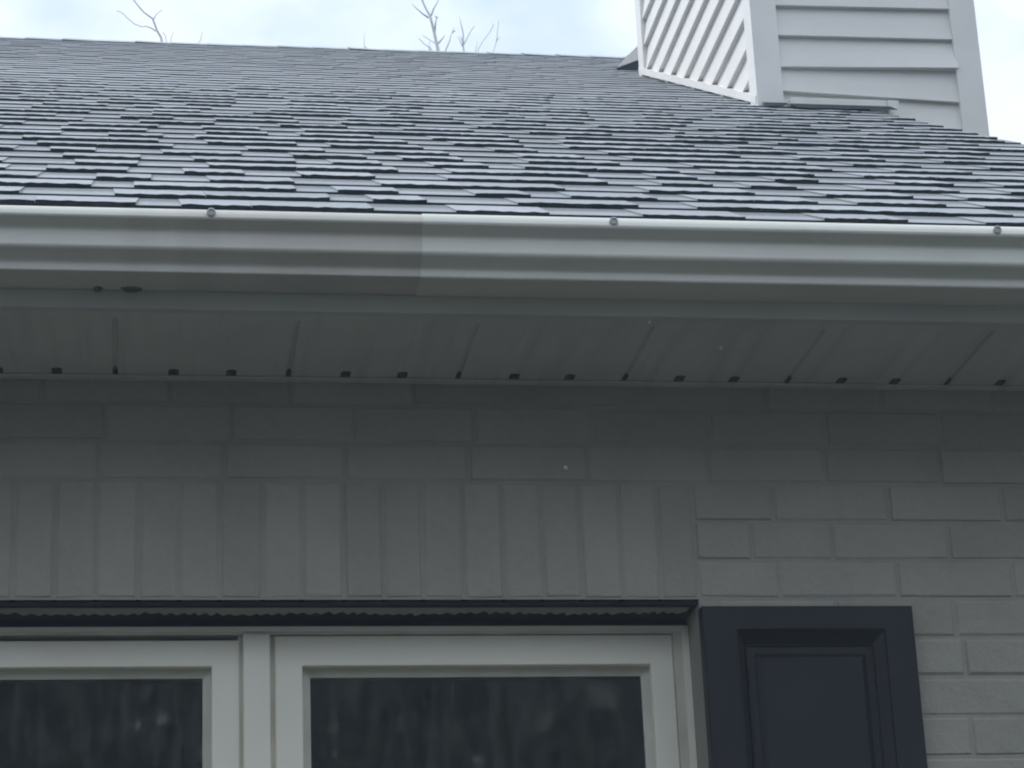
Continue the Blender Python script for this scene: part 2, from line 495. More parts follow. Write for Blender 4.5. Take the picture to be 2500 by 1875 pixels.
# ------------------------------------------------------------ window
win = bpy.data.objects.new('window', None)
C.objects.link(win)
win.parent = house
fr = MB()
ring(fr, (OPX0 + 0.001, -0.001, OPZ0 + 0.001, -0.0215), (OPX0 + 0.028, -0.028, OPZ0 + 0.04, -0.0345), 0.0945, 0.150)
fr.build('frame', M['frame'], win)
fr2 = MB()
fr2.box(-0.7640, -0.7030, 0.101, 0.148, OPZ0 + 0.041, -0.0352)
fr2.build('gap_strip', M['frame'], win)
mu = MB()
ring(mu, (OPX0 + 0.001, -0.001, OPZ0 + 0.001, -0.0220), (OPX0 + 0.012, -0.012, OPZ0 + 0.02, -0.0300), 0.0900, 0.0943)
mu.box(-0.7555, -0.7115, 0.0865, 0.150, OPZ0 + 0.040, -0.0350, bev=0.0015)
mu.build('mullion', M['sash'], win)
def sash(x0, x1, z0, z1, sl, sr, top, dz):
    s_ = MB()
    o = (x0, x1, z0, z1)
    i = (x0 + sl, x1 - sr, z0 + 0.06, z1 - top)
    i0 = (i[0] - .0015, i[1] + .0015, i[2] - .0015, i[3] + .0015)
    o0 = (o[0] + .002, o[1] - .002, o[2] + .002, o[3] - .002)
    ring(s_, o0, i0, 0.096 + dz, 0.140)
    ring(s_, o, o0, 0.0985 + dz, 0.141, yi=0.096 + dz)
    ring(s_, i0, i, 0.096 + dz, 0.139, yi=0.0975 + dz)
    so = s_.build('sash', M['sash'], win)
    b_ = MB()
    g_ = (i[0] + 0.014, i[1] - 0.014, i[2] + 0.014, i[3] - 0.0145)
    ring(b_, i, g_, 0.113 + dz, 0.138, yi=0.1185 + dz)
    b_.build('glazing_bead', M['sash_in'], win)
    p_ = MB()
    p_.face([(g_[0], 0.122 + dz, g_[2]), (g_[1], 0.122 + dz, g_[2]), (g_[1], 0.122 + dz, g_[3]), (g_[0], 0.122 + dz, g_[3])])
    p_.build('pane', M['glass'], win, fixn=False)
sash(-0.7035, -0.0285, OPZ0 + 0.045, -0.0360, 0.046, 0.040, 0.0520, 0.0)
sash(-1.436, -0.7610, OPZ0 + 0.045, -0.0430, 0.040, 0.046, 0.0450, 0.001)
# dim room behind the glass
rm = MB()
rm.box(-1.70, 0.20, 0.160, 3.0, OPZ0 - 0.6, 0.12)
rm_o = rm.build('room', M['dark'], house)
# open the room's front where the window is
bpy.data.objects.remove(rm_o)
rm = MB()
P8 = dict(x0=-1.9, x1=0.5, y0=0.162, y1=3.0, z0=GZ + 0.02, z1=0.10)
a = P8
rm.face([(a['x0'], a['y1'], a['z0']), (a['x1'], a['y1'], a['z0']), (a['x1'], a['y1'], a['z1']), (a['x0'], a['y1'], a['z1'])])
rm.face([(a['x0'], a['y0'], a['z0']), (a['x0'], a['y1'], a['z0']), (a['x0'], a['y1'], a['z1']), (a['x0'], a['y0'], a['z1'])])
rm.face([(a['x1'], a['y0'], a['z0']), (a['x1'], a['y1'], a['z0']), (a['x1'], a['y1'], a['z1']), (a['x1'], a['y0'], a['z1'])])
rm.face([(a['x0'], a['y0'], a['z1']), (a['x1'], a['y0'], a['z1']), (a['x1'], a['y1'], a['z1']), (a['x0'], a['y1'], a['z1'])])
rm.face([(a['x0'], a['y0'], a['z0']), (a['x1'], a['y0'], a['z0']), (a['x1'], a['y1'], a['z0']), (a['x0'], a['y1'], a['z0'])])
rm.build('interior_wall', mat('dim_interior', (0.10, 0.10, 0.11), 0.9, 0.1), house, fixn=False)
# sill
sl_ = MB()
prism(sl_, [(-0.035, OPZ0 - 0.045), (-0.035, OPZ0 - 0.008), (0.15, OPZ0 + 0.0005), (0.15, OPZ0 - 0.045)], OPX0 + 0.002, -0.002)
sl_.build('sill', M['frame'], win)

# ------------------------------------------------------------ shutter
sh = MB()
sx0, sx1, sz0, sz1 = -0.0035, 0.3585, -1.44, -0.0200
lv = [(0.0, -0.0290), (0.0015, -0.0305)]
def srect(l, r, t, b): return (sx0 + l, sx1 - r, sz0 + b, sz1 - t)
steps = [(srect(0, 0, 0, 0), -0.0285), (srect(.0018, .0018, .0018, .0018), -0.0305), (srect(.054, .049, .038, .06), -0.0305),
         (srect(.0565, .0515, .041, .063), -0.0325), (srect(.058, .053, .043, .065), -0.0290), (srect(.071, .070, .062, .08), -0.0150),
         (srect(.073, .072, .0645, .083), -0.0175), (srect(.076, .075, .067, .086), -0.0150), (srect(.088, .084, .079, .10), -0.0148)]
def rc(r, y): return [(r[0], y, r[2]), (r[1], y, r[2]), (r[1], y, r[3]), (r[0], y, r[3])]
for (ra, ya), (rb, yb2) in zip(steps, steps[1:]):
    A, B = rc(ra, ya), rc(rb, yb2)
    for k in range(4):
        l = (k + 1) % 4
        sh.face([A[k], A[l], B[l], B[k]])
A, B = rc(steps[0][0], steps[0][1]), rc(steps[0][0], -0.0025)
for k in range(4):
    l = (k + 1) % 4
    sh.face([A[k], A[l], B[l], B[k]])
sh.face(rc(steps[0][0], -0.0025))
sh_o = sh.build('shutter', M['shutter'], house, fixn=True)
sp = MB()
r1, r2 = srect(.0885, .0845, .0795, .1005), srect(.0985, .0935, .0865, .11)
A, B = rc(r1, -0.0150), rc(r2, -0.0225)
for k in range(4):
    l = (k + 1) % 4
    sp.face([A[k], A[l], B[l], B[k]])
sp.face(B)
sp.build('raised_panel', M['shutter'], sh_o)

# ------------------------------------------------------------ soffit, fascia, trim
sf = MB()
xb = []
k0 = -0.970 - 0.2862 * 22
cells = []
x = k0
i = 0
while x < RAKE + 0.3:
    cells.append((x, i % 3 == 0))
    x += 0.0954
    i += 1
ytab = [(-0.282, -0.046), (-0.046, -0.022), (-0.022, -0.0005)]
edges = []
prev = X0 - 0.2
def quad_z(xa, xb_, ya, yb2, z, m=0, c=1.0):
    sf.face([(xa, ya, z), (xb_, ya, z), (xb_, yb2, z), (xa, yb2, z)], m, c)
for cx, seam in cells:
    if cx < X0 - 0.1 or cx > X1 + 0.15: continue
    w = 0.0045 if seam else 0.0085
    dep = 0.0045 if seam else 0.0016
    quad_z(prev, cx - w, -0.282, -0.022, SOF)
    # groove
    sf.face([(cx - w, -0.282, SOF), (cx - w * .4, -0.282, SOF + dep), (cx - w * .4, -0.046, SOF + dep), (cx - w, -0.046, SOF)])
    sf.face([(cx - w * .4, -0.282, SOF + dep), (cx + w * .4, -0.282, SOF + dep), (cx + w * .4, -0.046, SOF + dep), (cx - w * .4, -0.046, SOF + dep)])
    sf.face([(cx + w * .4, -0.282, SOF + dep), (cx + w, -0.282, SOF), (cx + w, -0.046, SOF), (cx + w * .4, -0.046, SOF + dep)])
    # open channel end against the wall trim
    h = rnd.uniform(0.007, 0.013)
    ww = w * rnd.uniform(0.75, 1.0)
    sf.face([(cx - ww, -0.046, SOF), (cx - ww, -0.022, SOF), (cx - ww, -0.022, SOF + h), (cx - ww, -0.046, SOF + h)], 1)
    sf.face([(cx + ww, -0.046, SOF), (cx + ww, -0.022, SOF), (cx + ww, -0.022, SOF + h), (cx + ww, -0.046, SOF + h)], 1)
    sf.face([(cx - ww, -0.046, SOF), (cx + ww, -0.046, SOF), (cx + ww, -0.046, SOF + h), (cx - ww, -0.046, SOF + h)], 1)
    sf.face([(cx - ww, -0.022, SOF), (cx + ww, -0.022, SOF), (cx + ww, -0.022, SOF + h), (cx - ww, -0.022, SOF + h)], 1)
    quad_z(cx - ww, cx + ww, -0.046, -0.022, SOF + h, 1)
    prev = cx + w
quad_z(prev, X1 + 0.15, -0.282, -0.022, SOF)
sof_o = sf.build('soffit', [M['soffit'], M['dark']], house, fixn=False)
tr = MB()
tr.box(X0 - 0.2, X1 + 0.15, -0.023, -0.0015, SOF - 0.0035, SOF - 0.0008, bev=0.0008)
tr.build('wall_channel', M['soffit'], sof_o)
tr = MB()
tr.box(X0 - 0.2, X1 + 0.15, -0.3135, -0.2805, SOF - 0.0030, SOF - 0.0008, bev=0.0006)
tr.build('front_channel', M['soffit'], sof_o)
fa = MB()
fa.box(X0 - 0.2, RAKE - 0.012, -0.332, -0.314, SOF - 0.0060, 0.545, bev=0.001)
fa.build('fascia', M['trim'], house)
# flecks of lint caught on the soffit and bricks
for (fx, fy, fz) in ((-0.125, -0.311, SOF - 0.0045), (0.020, -0.193, SOF - 0.0015), (-0.216, -0.0035, 0.229)):
    f_ = MB()
    r = 0.0036
    top = [(fx + r * math.cos(t), fy + r * math.sin(t) if fy < -0.01 else fy, fz if fy < -0.01 else fz + r * math.sin(t)) for t in [k * math.pi / 4 for k in range(8)]]
    tip = (fx, fy - (0 if fy < -0.01 else .0015), fz - (.0075 if fy < -0.01 else 0))
    for k in range(8): f_.face([top[k], top[(k + 1) % 8], tip])
    f_.build('white_fleck', M['lint'], house)

for (fx, fy, w_) in ((-0.996, -0.343, 0.007), (-0.945, -0.343, 0.016)):
    f_ = MB()
    seg = 10
    rr_ = [[(fx + w_ * sc * math.cos(2 * math.pi * k / seg) * rnd.uniform(.8, 1.15), fy + 0.006 * sc * math.sin(2 * math.pi * k / seg), zz) for k in range(seg)] for sc, zz in ((1.0, 0.4032), (0.9, 0.3995), (0.5, 0.3965))]
    for A, B in zip(rr_, rr_[1:]):
        for k in range(seg): f_.face([A[k], A[(k + 1) % seg], B[(k + 1) % seg], B[k]])
    f_.face(rr_[-1])
    f_.build('mud_lump', M['wood'], house, fixn=False)
# ------------------------------------------------------------ gutter
def arc(p0, p1, p2, n=6):
    out = []
    for i in range(n + 1):
        t = i / n
        out.append(((1 - t) ** 2 * p0[0] + 2 * t * (1 - t) * p1[0] + t * t * p2[0], (1 - t) ** 2 * p0[1] + 2 * t * (1 - t) * p1[1] + t * t * p2[1]))
    return out
gout = [(-0.3335, 0.4975), (-0.3335, 0.4035)]
gout += arc((-0.4090, 0.4020), (-0.4120, 0.4020), (-0.4120, 0.4050), 3)
gout += arc((-0.4120, 0.4125), (-0.4120, 0.4160), (-0.4160, 0.4185), 3)
gout += arc((-0.4310, 0.4270), (-0.4375, 0.4300), (-0.4380, 0.4345), 4)
gout += arc((-0.4375, 0.4550), (-0.4375, 0.4595), (-0.4410, 0.4620), 4)
gout += arc((-0.4530, 0.4700), (-0.4572, 0.4720), (-0.4575, 0.4755), 3)
gout += arc((-0.4560, 0.4805), (-0.4520, 0.4895), (-0.4480, 0.4912), 6)
gout += [(-0.4410, 0.4920), (-0.4390, 0.4880)]
def offs(path, d):
    res = []
    for i, p in enumerate(path):
        a = Vector(path[max(i - 1, 0)]); b = Vector(path[min(i + 1, len(path) - 1)])
        t = (b - a).normalized()
        n_ = Vector((-t.y, t.x))
        res.append((p[0] + n_.x * d, p[1] + n_.y * d))
    return res
gut = bpy.data.objects.new('gutter', None)
C.objects.link(gut)
gut.parent = house
def gsec(name, x0, x1, m, d):
    mb = MB()
    o = offs(gout, d)
    inn = offs(gout, -0.0012)
    n = len(o)
    # long run split so the metal wanders very slightly
    cuts = [x0 + (x1 - x0) * i / max(1, int((x1 - x0) / 0.15)) for i in range(int((x1 - x0) / 0.15) + 1)]
    if cuts[-1] < x1: cuts.append(x1)
    def wob(x, y): return (y + 0.0008 * math.sin(x * 3.1 + 0.6), 0.0006 * math.sin(x * 2.3))
    for xa, xc in zip(cuts, cuts[1:]):
        for path in (o, inn):
            for i in range(n - 1):
                q = []
                for xx, pp in ((xa, path[i]), (xc, path[i]), (xc, path[i + 1]), (xa, path[i + 1])):
                    yy, dz = wob(xx, pp[0])
                    q.append((xx, yy, pp[1] + dz))
                mb.face(q)
    for xx in (x0, x1):
        for i in range(n - 1):
            q = []
            for pp in (o[i], o[i + 1], inn[i + 1], inn[i]):
                yy, dz = wob(xx, pp[0])
                q.append((xx, yy, pp[1] + dz))
            mb.face(q)
    ob = mb.build(name, m, gut)
    for p in ob.data.polygons: p.use_smooth = False
    return ob
s1 = gsec('gutter_section', -7.1, -0.470, M['gutter_dull'], 0.0)
s1["label"] = "duller weathered left length of the gutter"
s2 = gsec('gutter_section', -0.503, RAKE + 0.01, M['gutter'], 0.0014)
s2["label"] = "cleaner brighter right length of the gutter"
for i in range(-9, 3):
    x = -0.204 + 0.6225 * i
    if x < -7 : continue
    sc_ = MB()
    seg = 16
    y0 = -0.4580
    def cir(r, y): return [(x + r * math.cos(2 * math.pi * k / seg), y, 0.4822 + r * math.sin(2 * math.pi * k / seg)) for k in range(seg)]
    rs = [cir(0.0072, y0), cir(0.0068, y0 - 0.0025), cir(0.0048, y0 - 0.0032), cir(0.0040, y0 - 0.0012)]
    for A, B in zip(rs, rs[1:]):
        for k in range(seg): sc_.face([A[k], A[(k + 1) % seg], B[(k + 1) % seg], B[k]])
    sc_.face(rs[-1])
    sc_.build('hanger_screw', M['screw'], gut)
ec = MB()
prism(ec, [(-0.3335, 0.4975)] + [p for p in gout[1:-1]], RAKE + 0.010, RAKE + 0.0115)
ec.build('end_cap', M['gutter'], gut)

# ------------------------------------------------------------ roof
c30, s30 = math.cos(AL), math.sin(AL)
def rp(x, s, h):
    return (x, EY + s * c30 - h * s30, EZ - 0.006 + s * s30 + h * c30)
EXPO = 0.1430
NR = int((RIDGE_Y - EY) / c30 / EXPO)
SL = (RIDGE_Y - EY) / c30
rf = MB()
roofX0 = X0 - 0.25
CH = (0.883, 1.567, 2.5, 4.03)
for k in range(NR + 1):
    s0 = k * EXPO + rnd.uniform(-0.0015, 0.0015)
    s1_ = min(s0 + EXPO + 0.012, SL)
    near = k < 26
    xr = RAKE + rnd.uniform(-0.006, 0.008)
    # under-layer strip
    x = roofX0
    flat = 1.0 if k < 12 else max(0.55, 1.0 - (k - 12) * 0.03)
    hb = 0.0040 * (0.5 + 0.5 * flat)
    tb = rnd.uniform(0.74, 0.96)
    ph = None
    while x < xr:
        w = rnd.uniform(0.05, 0.11)
        x2 = min(x + w, xr)
        j1 = rnd.uniform(-0.0012, 0.0012) if ph is None else ph
        j2 = rnd.uniform(-0.0012, 0.0012)
        ph = j2
        if rnd.random() < 0.25: tb = rnd.uniform(0.72, 1.0)
        sm = s0 + 0.080
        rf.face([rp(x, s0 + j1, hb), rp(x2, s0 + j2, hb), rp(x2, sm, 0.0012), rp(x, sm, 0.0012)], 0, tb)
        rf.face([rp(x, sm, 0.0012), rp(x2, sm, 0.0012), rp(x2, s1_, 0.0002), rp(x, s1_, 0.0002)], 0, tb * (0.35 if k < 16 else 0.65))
        rf.face([rp(x, s0 + j1, hb), rp(x2, s0 + j2, hb), rp(x2, s0 + j2, -0.003), rp(x, s0 + j1, -0.003)], 1)
        x = x2
    rf.face([rp(xr, s0, hb), rp(xr, s1_, 0.0004), rp(xr, s1_, -0.003), rp(xr, s0, -0.003)], 1)
    # laminated tabs
    x = roofX0 + rnd.uniform(0, 0.1)
    while x < xr - 0.03:
        w = rnd.choice((0.09, 0.115, 0.14, 0.16, 0.19)) + rnd.uniform(-0.012, 0.012)
        x2 = min(x + w, xr)
        t = rnd.uniform(0.84, 1.16)
        if rnd.random() < 0.15: t *= 0.85
        ht = (0.0076 + rnd.uniform(-0.0006, 0.0008)) * flat
        hbk = 0.0006
        sa, sb = rnd.uniform(0.0, 0.006), rnd.uniform(0.0, 0.006)
        n = max(2, int(w / (0.012 if near else 0.05)))
        front = []
        for i in range(n + 1):
            u = i / n
            front.append((x + (x2 - x) * u, s0 - 0.001 + (rnd.uniform(-0.0026, 0.0026) if near else 0), ht + (rnd.uniform(-0.0008, 0.0008) if near else 0)))
        for i in range(n):
            a_, b_ = front[i], front[i + 1]
            bx0 = x - sa + (x2 + sb - x + sa) * i / n
            bx1 = min(x - sa + (x2 + sb - x + sa) * (i + 1) / n, xr)
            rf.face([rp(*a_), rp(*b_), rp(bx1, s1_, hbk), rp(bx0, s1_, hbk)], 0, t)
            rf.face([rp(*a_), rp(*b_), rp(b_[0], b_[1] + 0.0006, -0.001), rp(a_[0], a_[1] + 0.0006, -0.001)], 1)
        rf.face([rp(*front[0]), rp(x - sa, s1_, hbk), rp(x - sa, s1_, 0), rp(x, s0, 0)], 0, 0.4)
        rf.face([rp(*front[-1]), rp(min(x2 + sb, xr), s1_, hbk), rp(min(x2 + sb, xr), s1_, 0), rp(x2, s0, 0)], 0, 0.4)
        gap = rnd.choice((0.0015, 0.0015, 0.07, 0.10, 0.13, 0.15))
        x = x2 + gap
# deck underside, back slope
rf.face([rp(roofX0, 0.004, -0.0035), rp(RAKE - 0.006, 0.004, -0.0035), rp(RAKE - 0.006, SL, -0.0035), rp(roofX0, SL, -0.0035)], 1)
rz = rp(0, SL, 0)[2]
yb_e = 2 * RIDGE_Y - EY
for off, m_ in ((0.0, 0), (-0.02, 1)):
    rf.face([(roofX0, RIDGE_Y, rz + off), (RAKE, RIDGE_Y, rz + off), (RAKE, yb_e, EZ + off), (roofX0, yb_e, EZ + off)], m_, 0.95)
rf_o = rf.build('roof', [M['shingle'], M['shingle_edge']], house, fixn=False)
de = MB()
prism(de, [(EY - 0.0015, EZ - 0.0170), (EY + 0.0005, EZ - 0.0170), (EY + 0.0030, EZ - 0.0095), (EY - 0.0015, EZ - 0.0108)], roofX0, RAKE - 0.004)
de.build('drip_edge', M['gutter'], rf_o)
rc_ = MB()
x = roofX0
while x < RAKE:
    x2 = min(x + 0.150, RAKE + 0.003)
    h = rnd.uniform(0.006, 0.010)
    t = rnd.uniform(0.85, 1.1)
    yl = 0.13
    for sgn in (-1, 1):
        rc_.face([(x, RIDGE_Y, rz + h), (x2, RIDGE_Y, rz + 0.005), (x2, RIDGE_Y + sgn * yl, rz + 0.005 - yl * math.tan(AL)), (x, RIDGE_Y + sgn * yl, rz + h - yl * math.tan(AL))], 0, t)
    rc_.face([(x, RIDGE_Y, rz + h), (x, RIDGE_Y - yl, rz + h - yl * math.tan(AL)), (x, RIDGE_Y - yl, rz - 0.003 - yl * math.tan(AL)), (x, RIDGE_Y, rz - 0.003)], 1)
    rc_.face([(x, RIDGE_Y - yl, rz + h - yl * math.tan(AL)), (x2, RIDGE_Y - yl, rz + .005 - yl * math.tan(AL)), (x2, RIDGE_Y - yl, rz - 0.003 - yl * math.tan(AL)), (x, RIDGE_Y - yl, rz - 0.003 - yl * math.tan(AL))], 1)
    x = x2
rc_.build('ridge_cap', [M['shingle'], M['shingle_edge']], rf_o, fixn=False)
for xa, xb_ in ((RAKE - 0.036, RAKE - 0.018), (roofX0 + 0.01, roofX0 + 0.028)):
    for sgn in (1, -1):
        def ry(y): return y if sgn == 1 else 2 * RIDGE_Y - y
        rk = MB()
        ya, yb2 = -0.33, RIDGE_Y
        za, zb = roof_z(ya) - 0.018, roof_z(yb2) - 0.018
        P = [(xx, ry(yy), zz) for xx in (xa, xb_) for (yy, zz) in ((ya, za), (yb2, zb), (yb2, zb - 0.14), (ya, za - 0.14))]
        for q in ((0, 1, 2, 3), (4, 5, 6, 7), (0, 1, 5, 4), (2, 3, 7, 6), (0, 3, 7, 4), (1, 2, 6, 5)): rk.face([P[i] for i in q])
        rk.build('rake_board', M['trim'], house)

# ------------------------------------------------------------ chimney
chim = bpy.data.objects.new('chimney', None)
C.objects.link(chim)
chim.parent = house
cx0, cx1, cy0, cy1 = CH
CTOP = 5.35
core = MB()
core.box(cx0 + 0.014, cx1 - 0.014, cy0 + 0.014, cy1 - 0.014, GZ, CTOP)
core.build('chase', M['siding'], chim)
L0 = 2.530
levels = [L0 + 0.105 * i for i in range(-1, 27)]
# front face siding: boards given by (bottom left z, bottom right z, top left z, top right z)
fs = MB()
def lap_x(mb, xa, xb_, bl, br, tl, tr2, out=0.014, y=cy0, bulge=(0, 0)):
    out += 0.006
    n = 6
    for i in range(n):
        u, v = i / n, (i + 1) / n
        def P(w, top):
            z = (tl + (tr2 - tl) * w) if top else (bl + (br - bl) * w)
            return (xa + (xb_ - xa) * w, y + 0.0105 if top else y + 0.013 - out - (bulge[0] + (bulge[1] - bulge[0]) * w), z)
        mb.face([P(u, 0), P(v, 0), P(v, 1), P(u, 1)])
        a_, b_ = P(u, 0), P(v, 0)
        mb.face([a_, b_, (b_[0], y + 0.013, b_[2] + 0.001), (a_[0], y + 0.013, a_[2] + 0.001)])
fx0, fx1 = cx0 + 0.064, cx1 - 0.064
fl = [2.2200 - 0.105 * i for i in range(0, 45)]
lap_x(fs, fx0, fx1, 2.240, 2.2190, 2.330, 2.338, 0.013)
lap_x(fs, fx0, fx1, 2.319, 2.3290, 2.431, 2.434, 0.014, bulge=(0.0, 0.010))
lap_x(fs, fx0, fx1, 2.425, 2.430, 2.532, 2.536, 0.014)
for a_, b_ in zip(levels[1:], levels[2:]):
    lap_x(fs, fx0, fx1, a_ - 0.004, a_ + 0.004, b_ - 0.001, b_ + 0.006, 0.014)
z = 2.225
while z > GZ:
    lap_x(fs, fx0, fx1, z - 0.105, z - 0.105, z + 0.018, z - 0.001, 0.012)
    z -= 0.105
fs.build('front_siding', M['siding'], chim, fixn=False)
ls = MB()
def lap_y(mb, ya, yb2, zb, zt, x, sgn, out=0.018):
    mb.face([(x + sgn * (out - 0.013), ya, zb), (x + sgn * (out - 0.013), yb2, zb), (x - sgn * 0.0105, yb2, zt), (x - sgn * 0.0105, ya, zt)])
    mb.face([(x + sgn * (out - 0.013), ya, zb), (x + sgn * (out - 0.013), yb2, zb), (x - sgn * 0.013, yb2, zb + 0.001), (x - sgn * 0.013, ya, zb + 0.001)])
z = L0 - 0.105 * 4
while z < CTOP - 0.05:
    lap_y(ls, cy0 + 0.06, cy1 - 0.06, z, min(z + 0.106, CTOP), cx0, -1)
    z += 0.105
ls.build('side_siding', M['siding'], chim, fixn=False)
rs_ = MB()
z = GZ
while z < CTOP - 0.05:
    lap_y(rs_, cy0 + 0.06, cy1 - 0.06, z, min(z + 0.106, CTOP), cx1, 1)
    z += 0.105
rs_.build('side_siding', M['siding'], chim, fixn=False)
bs = MB()
bs.box(cx0 + 0.02, cx1 - 0.02, cy1 - 0.0135, cy1 - 0.004, GZ, CTOP - 0.01)
bs.build('back_siding', M['siding'], chim)
for (x, y, sx_, sy) in ((cx0, cy0, 1, 1), (cx1, cy0, -1, 1), (cx0, cy1, 1, -1), (cx1, cy1, -1, -1)):
    ct = MB()
    w, t = 0.070, 0.010
    zlo = roof_z(y) - 0.02 if x == cx0 else GZ
    prof = [(-t, -t), (w, -t), (w, 0.012), (0.012, 0.012), (0.012, w), (-t, w)]
    P2 = [(x + sx_ * a_, y + sy * b_) for a_, b_ in prof]
    n = len(P2)
    for i in range(n):
        a_, b_ = P2[i], P2[(i + 1) % n]
        ct.face([(*a_, zlo), (*b_, zlo), (*b_, CTOP), (*a_, CTOP)])
    ct.build('corner_trim', M['siding_trim'], chim)
cp = MB()
cp.box(cx0 - 0.05, cx1 + 0.05, cy0 - 0.05, cy1 + 0.05, CTOP, CTOP + 0.10, bev=0.006)
cp.box(cx0 + 0.2, cx1 - 0.2, cy0 + 0.5, cy1 - 0.5, CTOP + 0.10, CTOP + 0.30, bev=0.006)
cp.build('cap', M['flash'], chim)
# sloping channel where the side siding meets the shingles
st = MB()
ya, yb2 = cy0 + 0.0, cy1 + 0.01
for (xo, h0, h1) in ((cx0 - 0.012, 0.004, 0.030),):
    n = 8
    for i in range(n):
        y1, y2 = ya + (yb2 - ya) * i / n, ya + (yb2 - ya) * (i + 1) / n
        def sag(y):
            u = (y - ya) / (yb2 - ya)
            return 0.02 * math.sin(u * math.pi) * 0
        A = [(xo, y1, roof_z(y1) + h0 + sag(y1)), (xo, y2, roof_z(y2) + h0 + sag(y2)), (xo, y2, roof_z(y2) + h1 + sag(y2)), (xo, y1, roof_z(y1) + h1 + sag(y1))]
        st.face(A)
        st.face([A[3], A[2], (cx0 + 0.013, A[2][1], A[2][2] + 0.001), (cx0 + 0.013, A[3][1], A[3][2] + 0.001)])
        st.face([A[0], A[1], (cx0 + 0.013, A[1][1], A[1][2]), (cx0 + 0.013, A[0][1], A[0][2])])
st.build('sloping_channel', M['siding_trim'], chim, fixn=False)
# apron flashing under the front face
af = MB()
af.box(0.968, 1.262, cy0 - 0.030, cy0 - 0.002, 2.1835, 2.2060, bev=0.002)
af.box(1.2625, 1.298, cy0 - 0.034, cy0 - 0.003, 2.130, 2.2045, bev=0.002)
af.build('apron_flashing', M['flash'], chim)
sl2 = MB()  # dark strip with a wavy lower edge on the shingles before the chimney
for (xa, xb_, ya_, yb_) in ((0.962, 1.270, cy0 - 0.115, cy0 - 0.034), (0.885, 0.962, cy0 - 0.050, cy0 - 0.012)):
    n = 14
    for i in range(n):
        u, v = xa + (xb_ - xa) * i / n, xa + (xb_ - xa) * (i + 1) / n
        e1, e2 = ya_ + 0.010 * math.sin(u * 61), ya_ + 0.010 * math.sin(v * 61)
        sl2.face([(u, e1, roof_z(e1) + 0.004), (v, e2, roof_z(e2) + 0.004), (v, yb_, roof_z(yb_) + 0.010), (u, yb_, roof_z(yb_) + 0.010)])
sl2.build('dark_roof_strip', M['shingle_edge'], chim, fixn=False)
# saddle roof between the chimney and the main ridge: light board over a dark shingled triangle
cr = MB()
yk = 4.40
A = [(0.869, yk, 3.298), (0.911, yk, 3.347), (0.965, yk, 3.405), (1.225, yk, 3.560), (1.485, yk, 3.405), (1.540, yk, 3.347), (1.575, yk, 3.298), (1.475, yk, 3.343), (1.225, yk, 3.490), (0.975, yk, 3.343)]
bk = [(p[0], p[1] + 0.022, p[2]) for p in A]
tri = [(0, 1, 9), (1, 2, 9), (2, 3, 8, 9), (3, 4, 7, 8), (4, 5, 7), (5, 6, 7)]
for q in tri:
    cr.face([A[i] for i in q])
    cr.face([bk[i] for i in q])
for i in range(len(A)):
    j = (i + 1) % len(A)
    cr.face([A[i], A[j], bk[j], bk[i]])
cr_o = cr.build('saddle_board', M['siding_trim'], chim)
cs = MB()
cs.face([(0.860, yk + 0.006, 3.26), (0.872, yk + 0.006, 3.300), (0.975, yk + 0.006, 3.345), (1.225, yk + 0.006, 3.492), (1.475, yk + 0.006, 3.345), (1.58, yk + 0.006, 3.26)], 1)
for (p0, p1) in (((0.911, 3.347), (1.225, 3.560)), ((1.225, 3.560), (1.540, 3.347))):
    cs.face([(p0[0], yk + 0.002, p0[1] + 0.004), (p1[0], yk + 0.002, p1[1] + 0.004), (p1[0], yk + (p1[1] - 3.298) * 1.6 + 0.2, p1[1] + 0.004), (p0[0], yk + (p0[1] - 3.298) * 1.6 + 0.05, p0[1] + 0.004)], 0)
cs.build('saddle_roof', [M['shingle'], M['shingle_edge']], chim, fixn=False)

# ------------------------------------------------------------ bare trees beyond the ridge
TA = [[(-0.65, 13.79), (-0.7, 13.9), (-0.74, 14.0), (-0.76, 14.04), (-0.86, 14.14), (-0.94, 14.24), (-1.01, 14.32), (-1.11, 14.46), (-1.2, 14.7)], [(-0.72, 13.89), (-0.76, 13.92), (-0.84, 13.93), (-0.89, 13.93), (-0.99, 13.99), (-1.08, 14.06), (-1.14, 14.11), (-1.21, 14.15)], [(-0.75, 14.05), (-0.71, 14.11), (-0.64, 14.17)], [(-0.59, 13.78), (-0.61, 13.83), (-0.64, 13.87)], [(-0.53, 13.78), (-0.5, 13.84), (-0.51, 13.92)], [(-0.16, 13.77), (-0.14, 13.9)]]
TB = [[(2.82, 13.74), (2.81, 13.85), (2.77, 14.04), (2.73, 14.21), (2.68, 14.35), (2.64, 14.47), (2.6, 14.61), (2.56, 14.8)], [(2.72, 14.21), (2.64, 14.26), (2.55, 14.32), (2.5, 14.39)], [(2.74, 14.21), (2.78, 14.32), (2.83, 14.41), (2.86, 14.49), (2.9, 14.58)], [(2.79, 14.01), (2.8, 14.14), (2.82, 14.19), (2.85, 14.24)], [(2.82, 14.19), (2.79, 14.22)], [(2.81, 13.8), (2.72, 13.89), (2.64, 13.96)], [(2.73, 13.76), (2.65, 13.84), (2.58, 13.9)], [(2.71, 13.78), (2.72, 13.87)], [(2.83, 13.85), (2.88, 13.9), (2.91, 13.94)], [(2.92, 13.75), (2.97, 13.86), (2.99, 13.95), (3.02, 14.02), (3.03, 14.07)], [(3.01, 13.99), (3.05, 14.02)], [(1.88, 13.75), (1.89, 13.95)]]
